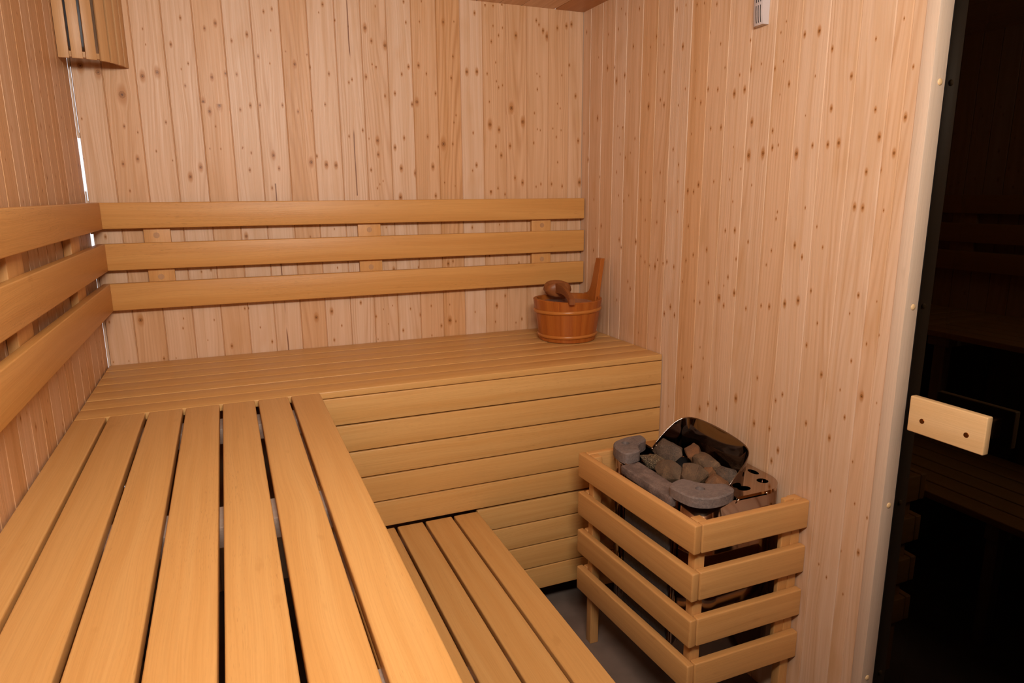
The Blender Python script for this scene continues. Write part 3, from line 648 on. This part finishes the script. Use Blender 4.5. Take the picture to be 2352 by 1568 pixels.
# mounting legs to the wall bracket
bm = box_bm(HX1 + .0005, W - .0005, -1.20, -.95, .20, .45, .001, 1); link('wall_bracket', bm, GREYM, ht)

# ------------------------------------------------------------------ stones
def make_rock(c, s, mat, seed, rotz, label, flat=.8):
    rd = random.Random(seed)
    bm = bmesh.new()
    pts = []
    for i in range(22):
        v = Vector((rd.gauss(0, 1), rd.gauss(0, 1), rd.gauss(0, 1))).normalized()
        v = Vector((v.x * s[0], v.y * s[1], v.z * s[2])) * rd.uniform(.82, 1.08)
        pts.append(bm.verts.new(v))
    bmesh.ops.convex_hull(bm, input=bm.verts)
    bmesh.ops.delete(bm, geom=[v for v in bm.verts if not v.link_faces], context='VERTS')
    bmesh.ops.bevel(bm, geom=bm.edges[:], offset=min(s) * .06, segments=2, affect='EDGES', clamp_overlap=True)
    bmesh.ops.triangulate(bm, faces=bm.faces)
    for _ in range(2):
        bmesh.ops.subdivide_edges(bm, edges=[e for e in bm.edges if e.calc_length() > .007], cuts=1)
        bmesh.ops.triangulate(bm, faces=bm.faces)
    off = Vector((rd.random() * 50, rd.random() * 50, 0))
    for v in bm.verts:
        n_ = noise.fractal(v.co * 28 + off, 1.0, 2.0, 4)
        v.co += v.co.normalized() * n_ * .0035
    bmesh.ops.rotate(bm, verts=bm.verts, cent=(0, 0, 0), matrix=Matrix.Rotation(rotz, 3, 'Z'))
    bmesh.ops.translate(bm, verts=bm.verts, vec=c)
    o = link('heater_stone', bm, mat)
    shade(o, 28)
    tag(o, label, 'stone', 'stones heaped in the heater')
ROCKS = [
    ((1.668, -.962, .590), (.030, .052, .038), ROCK_G, 11, .2, 'large grey-brown stone at the far left of the heap, against the mirror plate'),
    ((1.606, -.985, .578), (.026, .050, .024), ROCK_S, 12, .25, 'gold-speckled stone beside the far soapstone corner block'),
    ((1.728, -1.010, .592), (.024, .050, .026), ROCK_O, 13, -.5, 'rusty orange stone in the middle of the heap touching the mirror plate'),
    ((1.722, -1.078, .588), (.030, .052, .030), ROCK_B, 14, .15, 'long brown stone on the right of the heap, behind the big round one'),
    ((1.603, -1.062, .572), (.026, .040, .034), ROCK_B, 15, .4, 'brown wedge stone behind the rough ledge, left of the big round one'),
    ((1.629, -1.135, .584), (.034, .043, .034), ROCK_B, 16, .1, 'big rounded brown stone in the front middle of the heap'),
    ((1.690, -1.135, .572), (.020, .026, .028), ROCK_O, 17, .7, 'small stone half hidden between the big round one and the long brown one'),
    ((1.672, -1.192, .580), (.024, .034, .026), ROCK_O, 18, .3, 'reddish stone right behind the near curved soapstone block'),
    ((1.722, -1.180, .583), (.022, .038, .031), ROCK_G, 19, .1, 'upright brown stone at the right end of the heap'),
    ((1.650, -1.040, .535), (.040, .050, .030), ROCK_G, 20, .1, 'dark stone deep in the middle of the heap'),
    ((1.690, -.960, .525), (.040, .035, .030), ROCK_G, 22, .1, 'dark stone deep under the large grey-brown one'),
    ((1.720, -1.100, .525), (.035, .050, .030), ROCK_G, 23, .1, 'dark stone deep under the long brown one'),
]
for r_ in ROCKS: make_rock((r_[0][0], r_[0][1], r_[0][2] + (.004 if r_[3] < 20 else -.014)), tuple(q * (1.24 if r_[3] < 20 else 1.0) for q in r_[1]), r_[2], r_[3], r_[4], r_[5])

# ------------------------------------------------------------------ bucket
BX, BY = 1.668, -.246
bk = thing('wooden_bucket', 'reddish wooden stave bucket with one tall handle, standing on the back bench', 'bucket', (BX, BY, ZBN))
hB = .166; rB, rT = .113, .138
bm = bmesh.new(); uvl = bm.loops.layers.uv.verify()
NS = 22; SUBS = 4
rings = []
prof = [(rB - .012, .006), (rB - .002, 0), (rB, .002), (rB + (rT - rB) * .5, hB * .5), (rT, hB - .002), (rT - .002, hB), (rT - .014, hB), (rT - .016, hB - .002), (rB - .014, .012)]
nseg = NS * SUBS
for r_, z_ in prof:
    row = []
    for k in range(nseg):
        a = 2 * math.pi * k / nseg
        g = .0012 if (k % SUBS == 0 and r_ > .11) else 0
        wav = .004 * math.sin(a * 2 + 1) * (1 if z_ > hB * .9 else 0)
        row.append(bm.verts.new((BX + (r_ - g) * math.cos(a), BY + (r_ - g) * math.sin(a), ZBN + .0008 + z_ + wav * .5)))
    rings.append(row)
acc = [0]
for p, q in zip(prof, prof[1:]): acc.append(acc[-1] + math.hypot(p[0] - q[0], p[1] - q[1]))
for j in range(len(rings) - 1):
    for k in range(nseg):
        k2 = (k + 1) % nseg
        f = bm.faces.new((rings[j][k], rings[j][k2], rings[j + 1][k2], rings[j + 1][k]))
        st = k // SUBS
        for l, (kk_, jj) in zip(f.loops, ((k, j), (k + 1, j), (k + 1, j + 1), (k, j + 1))):
            l[uvl].uv = ((kk_ - st * SUBS) / SUBS * .038 + st * 1.37, acc[jj] + st * 2.7)
bmesh.ops.recalc_face_normals(bm, faces=bm.faces)
o = link('stave_body', bm, TUBW, bk); shade(o, 20)
bm = cyl_bm((BX, BY, ZBN + .012), rB - .006, .012, 'Z', 40); uv_box(bm, 0, 3); link('bottom', bm, TUBW, bk)
def torus(cx, cy, cz, R, rx, rz, tilt=0, n=72, m=10):
    bm = bmesh.new(); uvl = bm.loops.layers.uv.verify(); rows = []
    for i in range(n):
        a = 2 * math.pi * i / n; row = []
        for j in range(m):
            b = 2 * math.pi * j / m
            x = (R + rx * math.cos(b)); row.append(bm.verts.new((cx + x * math.cos(a), cy + x * math.sin(a), cz + rz * math.sin(b) + tilt * math.cos(a + .5) + rx * 0)))
        rows.append(row)
    for i in range(n):
        for j in range(m):
            f = bm.faces.new((rows[i][j], rows[(i + 1) % n][j], rows[(i + 1) % n][(j + 1) % m], rows[i][(j + 1) % m]))
            for l, (ii, jj) in zip(f.loops, ((i, j), (i + 1, j), (i + 1, j + 1), (i, j + 1))): l[uvl].uv = (jj * .003, ii * .012)
    bmesh.ops.recalc_face_normals(bm, faces=bm.faces)
    return bm
link('hoop', torus(BX, BY, ZBN + .124, rB + (rT - rB) * .76, .0055, .0075, .004), HOOPW, bk, smooth=True)
link('hoop', torus(BX, BY, ZBN + .024, rB + (rT - rB) * .13, .0055, .0070, .002), HOOPW, bk, smooth=True)
# the long stave that serves as a handle
def prism_yz(pts, x0, x1, tiltx, zref, bev=.0015):
    bm = bmesh.new()
    A = [bm.verts.new((x0 + tiltx * (z - zref), y, z)) for y, z in pts]; B = [bm.verts.new((x1 + tiltx * (z - zref), y, z)) for y, z in pts]
    n = len(pts)
    bm.faces.new(A); bm.faces.new(B[::-1])
    for i in range(n): bm.faces.new((A[i], B[i], B[(i + 1) % n], A[(i + 1) % n]))
    bmesh.ops.recalc_face_normals(bm, faces=bm.faces)
    bmesh.ops.bevel(bm, geom=bm.edges[:], offset=bev, segments=1, affect='EDGES', clamp_overlap=True)
    bm.normal_update(); uv_box(bm, 2, 12)
    return bm
zt = ZBN + hB
pts = [(-.222, 1.150), (-.262, 1.150), (-.268, zt + .03), (-.272, zt - .03), (-.172, zt - .03), (-.168, zt + .004), (-.190, zt + .008), (-.206, zt + .018), (-.214, zt + .034), (-.218, zt + .06)]
o = link('handle', prism_yz(pts, 1.783, 1.802, .17, zt), TUBW, bk); shade(o, 30); o['label'] = 'tall upright stave handle'
bm = cyl_bm((BX, BY, zt - .022), rT - .019, .004, 'Z', 56)
w_ = link('water', bm, WATER); tag(w_, 'still water filling the wooden bucket', 'water')

# ------------------------------------------------------------------ ladle
ld = thing('wooden_ladle', 'dark carved wooden ladle lying across the rim of the bucket', 'ladle', (BX, BY - .05, zt - .004))
D = Vector((BX - .052, -.392, 0)) - Vector((BX - .004, -.158, 0)); D.normalize(); S_ = Vector((-D.y, D.x, 0))
bm = bmesh.new()
hc = Vector((BX - .006, -.165, zt + .030))
pr = []
NSG = 28
def headring(scale, dz, hol=0):
    r_ = []
    for k in range(NSG):
        a = 2 * math.pi * k / NSG
        ca, sa = math.cos(a), math.sin(a)
        e = .62
        x = math.copysign(abs(ca) ** e, ca) * .056 * scale; y = math.copysign(abs(sa) ** e, sa) * .046 * scale
        arch = -.012 * (x / .052) ** 2 if dz > 0 else .008 * (x / .052) ** 2
        r_.append(bm.verts.new(hc + S_ * x + D * y + Vector((0, 0, dz + arch))))
    return r_
rs = [headring(.45, -.034), headring(.80, -.031), headring(.97, -.018), headring(1.0, .008), headring(.93, .024), headring(.80, .029), headring(.66, .024), headring(.50, .004)]
for a_, b_ in zip(rs, rs[1:]):
    for k in range(NSG): bm.faces.new((a_[k], a_[(k + 1) % NSG], b_[(k + 1) % NSG], b_[k]))
bm.faces.new(rs[0][::-1]); bm.faces.new(rs[-1])
bmesh.ops.recalc_face_normals(bm, faces=bm.faces); bm.normal_update(); uv_box(bm, 0, 8)
o = link('bowl', bm, LADLEW, ld, smooth=True); shade(o, 45)
bm = bmesh.new(); secs = []
P0 = hc + D * .022 + Vector((0, 0, .004)); P1 = Vector((BX - .058, -.400, zt + .008))
for t, w, h in ((0, .024, .020), (.15, .016, .020), (.35, .0105, .017), (.55, .0090, .0140), (.75, .0090, .0130), (1, .0115, .0125)):
    p = P0.lerp(P1, t) + Vector((0, 0, .012 * math.sin(t * math.pi)))
    secs.append([bm.verts.new(p + S_ * sx * w + Vector((0, 0, sz * h))) for sx, sz in ((-1, -1), (1, -1), (1, 1), (-1, 1))])
for a_, b_ in zip(secs, secs[1:]):
    for k in range(4): bm.faces.new((a_[k], a_[(k + 1) % 4], b_[(k + 1) % 4], b_[k]))
bm.faces.new(secs[0][::-1]); bm.faces.new(secs[-1])
bmesh.ops.recalc_face_normals(bm, faces=bm.faces)
bmesh.ops.bevel(bm, geom=bm.edges[:], offset=.0022, segments=2, affect='EDGES', clamp_overlap=True)
bm.normal_update(); uv_box(bm, 1, 4)
o = link('grip', bm, LADLEW, ld); shade(o, 40)

# ------------------------------------------------------------------ corner lamp shade
lp = thing('corner_lamp', 'curved wooden slatted lamp shade fixed across the upper left corner', 'lamp', (.06, -.06, 1.816))
ctrl = [Vector((.002, -.142, 0)), Vector((.062, -.141, 0)), Vector((.118, -.113, 0)), Vector((.152, -.060, 0)), Vector((.170, -.004, 0))]
def cr(t):
    P = [ctrl[0] * 2 - ctrl[1]] + ctrl + [ctrl[-1] * 2 - ctrl[-2]]
    n = len(ctrl) - 1; i = min(int(t * n), n - 1); f = t * n - i
    a, b, c, d = P[i], P[i + 1], P[i + 2], P[i + 3]
    return .5 * ((2 * b) + (c - a) * f + (2 * a - 5 * b + 4 * c - d) * f * f + (3 * b - a - 3 * c + d) * f ** 3)
def crt(t): 
    d = cr(min(1, t + .01)) - cr(max(0, t - .01)); d.normalize(); return d
for i in range(7):
    t = (.058, .205, .352, .510, .655, .800, .945)[i]
    c = cr(t); d = crt(t); nrm = Vector((d.y, -d.x, 0))
    bm = box_bm(-.0145, .0145, -.004, .004, 0, .265, .001, 2); uv_box(bm, 2, 40 + i)
    M_ = Matrix(((d.x, nrm.x, 0, c.x), (d.y, nrm.y, 0, c.y), (0, 0, 1, 1.817), (0, 0, 0, 1)))
    bmesh.ops.transform(bm, matrix=M_, verts=bm.verts)
    bmesh.ops.recalc_face_normals(bm, faces=bm.faces)
    shade(link('slat', bm, LAMPW, lp))
for z in (1.822, 2.05):
    bm = bmesh.new(); rows = []
    for k in range(25):
        t = .02 + .96 * k / 24; c = cr(t); d = crt(t); nn = Vector((-d.y, d.x, 0))
        if nn.dot(Vector((.05, -.05, 0)) - c) < 0: nn = -nn
        rows.append([bm.verts.new(c + nn * q + Vector((0, 0, zz))) for q, zz in ((.0045, z), (.020, z), (.020, z + .016), (.0045, z + .016))])
    for a_, b_ in zip(rows, rows[1:]):
        for k in range(4): bm.faces.new((a_[k], a_[(k + 1) % 4], b_[(k + 1) % 4], b_[k]))
    bm.faces.new(rows[0][::-1]); bm.faces.new(rows[-1])
    bmesh.ops.recalc_face_normals(bm, faces=bm.faces); bm.normal_update(); uv_box(bm, 0, 3)
    link('cross_rail', bm, LAMPW, lp)
bm = box_bm(.012, .075, -.075, -.012, 1.86, 2.07, .006); shade(link('fixture', bm, GREYM, lp))
# ------------------------------------------------------------------ wall sensor
sn = thing('wall_sensor', 'small white plastic sensor with slotted curved front high on the right wall', 'sensor', (W, -1.06, 1.862))
bm = bmesh.new()
sy0, sy1 = -1.076, -1.031
prof = []
for k in range(13):
    t = k / 12
    z = 1.862 + .140 * t
    x = .0265 - .006 * (abs(t - .5) * 2) ** 3
    prof.append((x, z))
A = []
for (x, z) in prof:
    A.append([bm.verts.new((W - .0005, sy0, z)), bm.verts.new((W - x + .001, sy0, z)), bm.verts.new((W - x, sy0 + .004, z)), bm.verts.new((W - x * .93, sy1 - .010, z)), bm.verts.new((W - x * .72, sy1 - .002, z)), bm.verts.new((W - .0005, sy1, z))])
for a_, b_ in zip(A, A[1:]):
    for k in range(5): bm.faces.new((a_[k], a_[k + 1], b_[k + 1], b_[k]))
    bm.faces.new((a_[5], a_[0], b_[0], b_[5]))
bm.faces.new(A[0][::-1]); bm.faces.new(A[-1])
bmesh.ops.recalc_face_normals(bm, faces=bm.faces)
o = link('housing', bm, PLASTIC, sn); shade(o, 35)
for row, (za, zb_) in enumerate(((1.868, 1.912), (1.920, 1.960))):
    for k in range(3):
        y = -1.0680 + .0088 * k
        bm = bmesh.new(); rows = []
        for q in range(9):
            z = za + (zb_ - za) * q / 8
            t = (z - 1.862) / .140; x = .0265 - .006 * (abs(t - .5) * 2) ** 3
            f = 1 - .07 * min(1, max(0, (y + 1.072) / .031))
            rows.append([bm.verts.new((W - x * f - .0003, y - .0013, z)), bm.verts.new((W - x * f - .0003, y + .0013, z)), bm.verts.new((W - x * f + .004, y + .0013, z)), bm.verts.new((W - x * f + .004, y - .0013, z))])
        for a_, b_ in zip(rows, rows[1:]):
            for m_ in range(4): bm.faces.new((a_[m_], a_[(m_ + 1) % 4], b_[(m_ + 1) % 4], b_[m_]))
        bm.faces.new(rows[0]); bm.faces.new(rows[-1][::-1])
        bmesh.ops.recalc_face_normals(bm, faces=bm.faces)
        link('slot', bm, BLACK, sn)

# ------------------------------------------------------------------ light
def area(name, loc, target, sx, sy, power, col, spread=180):
    l = bpy.data.lights.new(name, 'AREA'); l.shape = 'RECTANGLE'; l.size = sx; l.size_y = sy; l.energy = power; l.color = col
    l.spread = math.radians(spread)
    o = bpy.data.objects.new(name, l); COL.objects.link(o)
    o.location = (loc[0], loc[1], loc[2] + ZO)
    d = Vector(target) - Vector(loc)
    o.rotation_euler = d.to_track_quat('-Z', 'Y').to_euler()
    return o
area('flash_bounce', (.60, -2.58, 1.98), (1.15, 0, 1.78), .70, .22, 37, (1, .935, .84))  # added source beside the camera, standing in for its bounced flash
w = bpy.data.worlds.new('World'); SC.world = w; w.use_nodes = True
w.node_tree.nodes['Background'].inputs[0].default_value = (.92, .94, 1, 1)
w.node_tree.nodes['Background'].inputs[1].default_value = 1.3

# ------------------------------------------------------------------ camera
cam = bpy.data.cameras.new('Camera'); co = bpy.data.objects.new('Camera', cam); COL.objects.link(co)
cam.sensor_width = 36; cam.lens = 1568.6581 / 2352 * 36; cam.clip_start = .02
yaw, pi_, ro = .39317767, -.21366297, -.0064786
fw = Vector((math.sin(yaw) * math.cos(pi_), math.cos(yaw) * math.cos(pi_), math.sin(pi_)))
r = Vector((math.cos(yaw), -math.sin(yaw), 0)); u = r.cross(fw)
r2 = r * math.cos(ro) + u * math.sin(ro); u2 = -r * math.sin(ro) + u * math.cos(ro)
M = Matrix(((r2.x, u2.x, -fw.x), (r2.y, u2.y, -fw.y), (r2.z, u2.z, -fw.z))).to_4x4()
M.translation = (.41608599, -2.67790976, 1.41009376 + ZO)
co.matrix_world = M
SC.camera = co
SC.view_settings.view_transform = 'Standard'
try: SC.view_settings.look = 'None'
except Exception: pass
SC.view_settings.gamma = 1; SC.view_settings.use_curve_mapping = False
SC.view_settings.exposure = 0.0
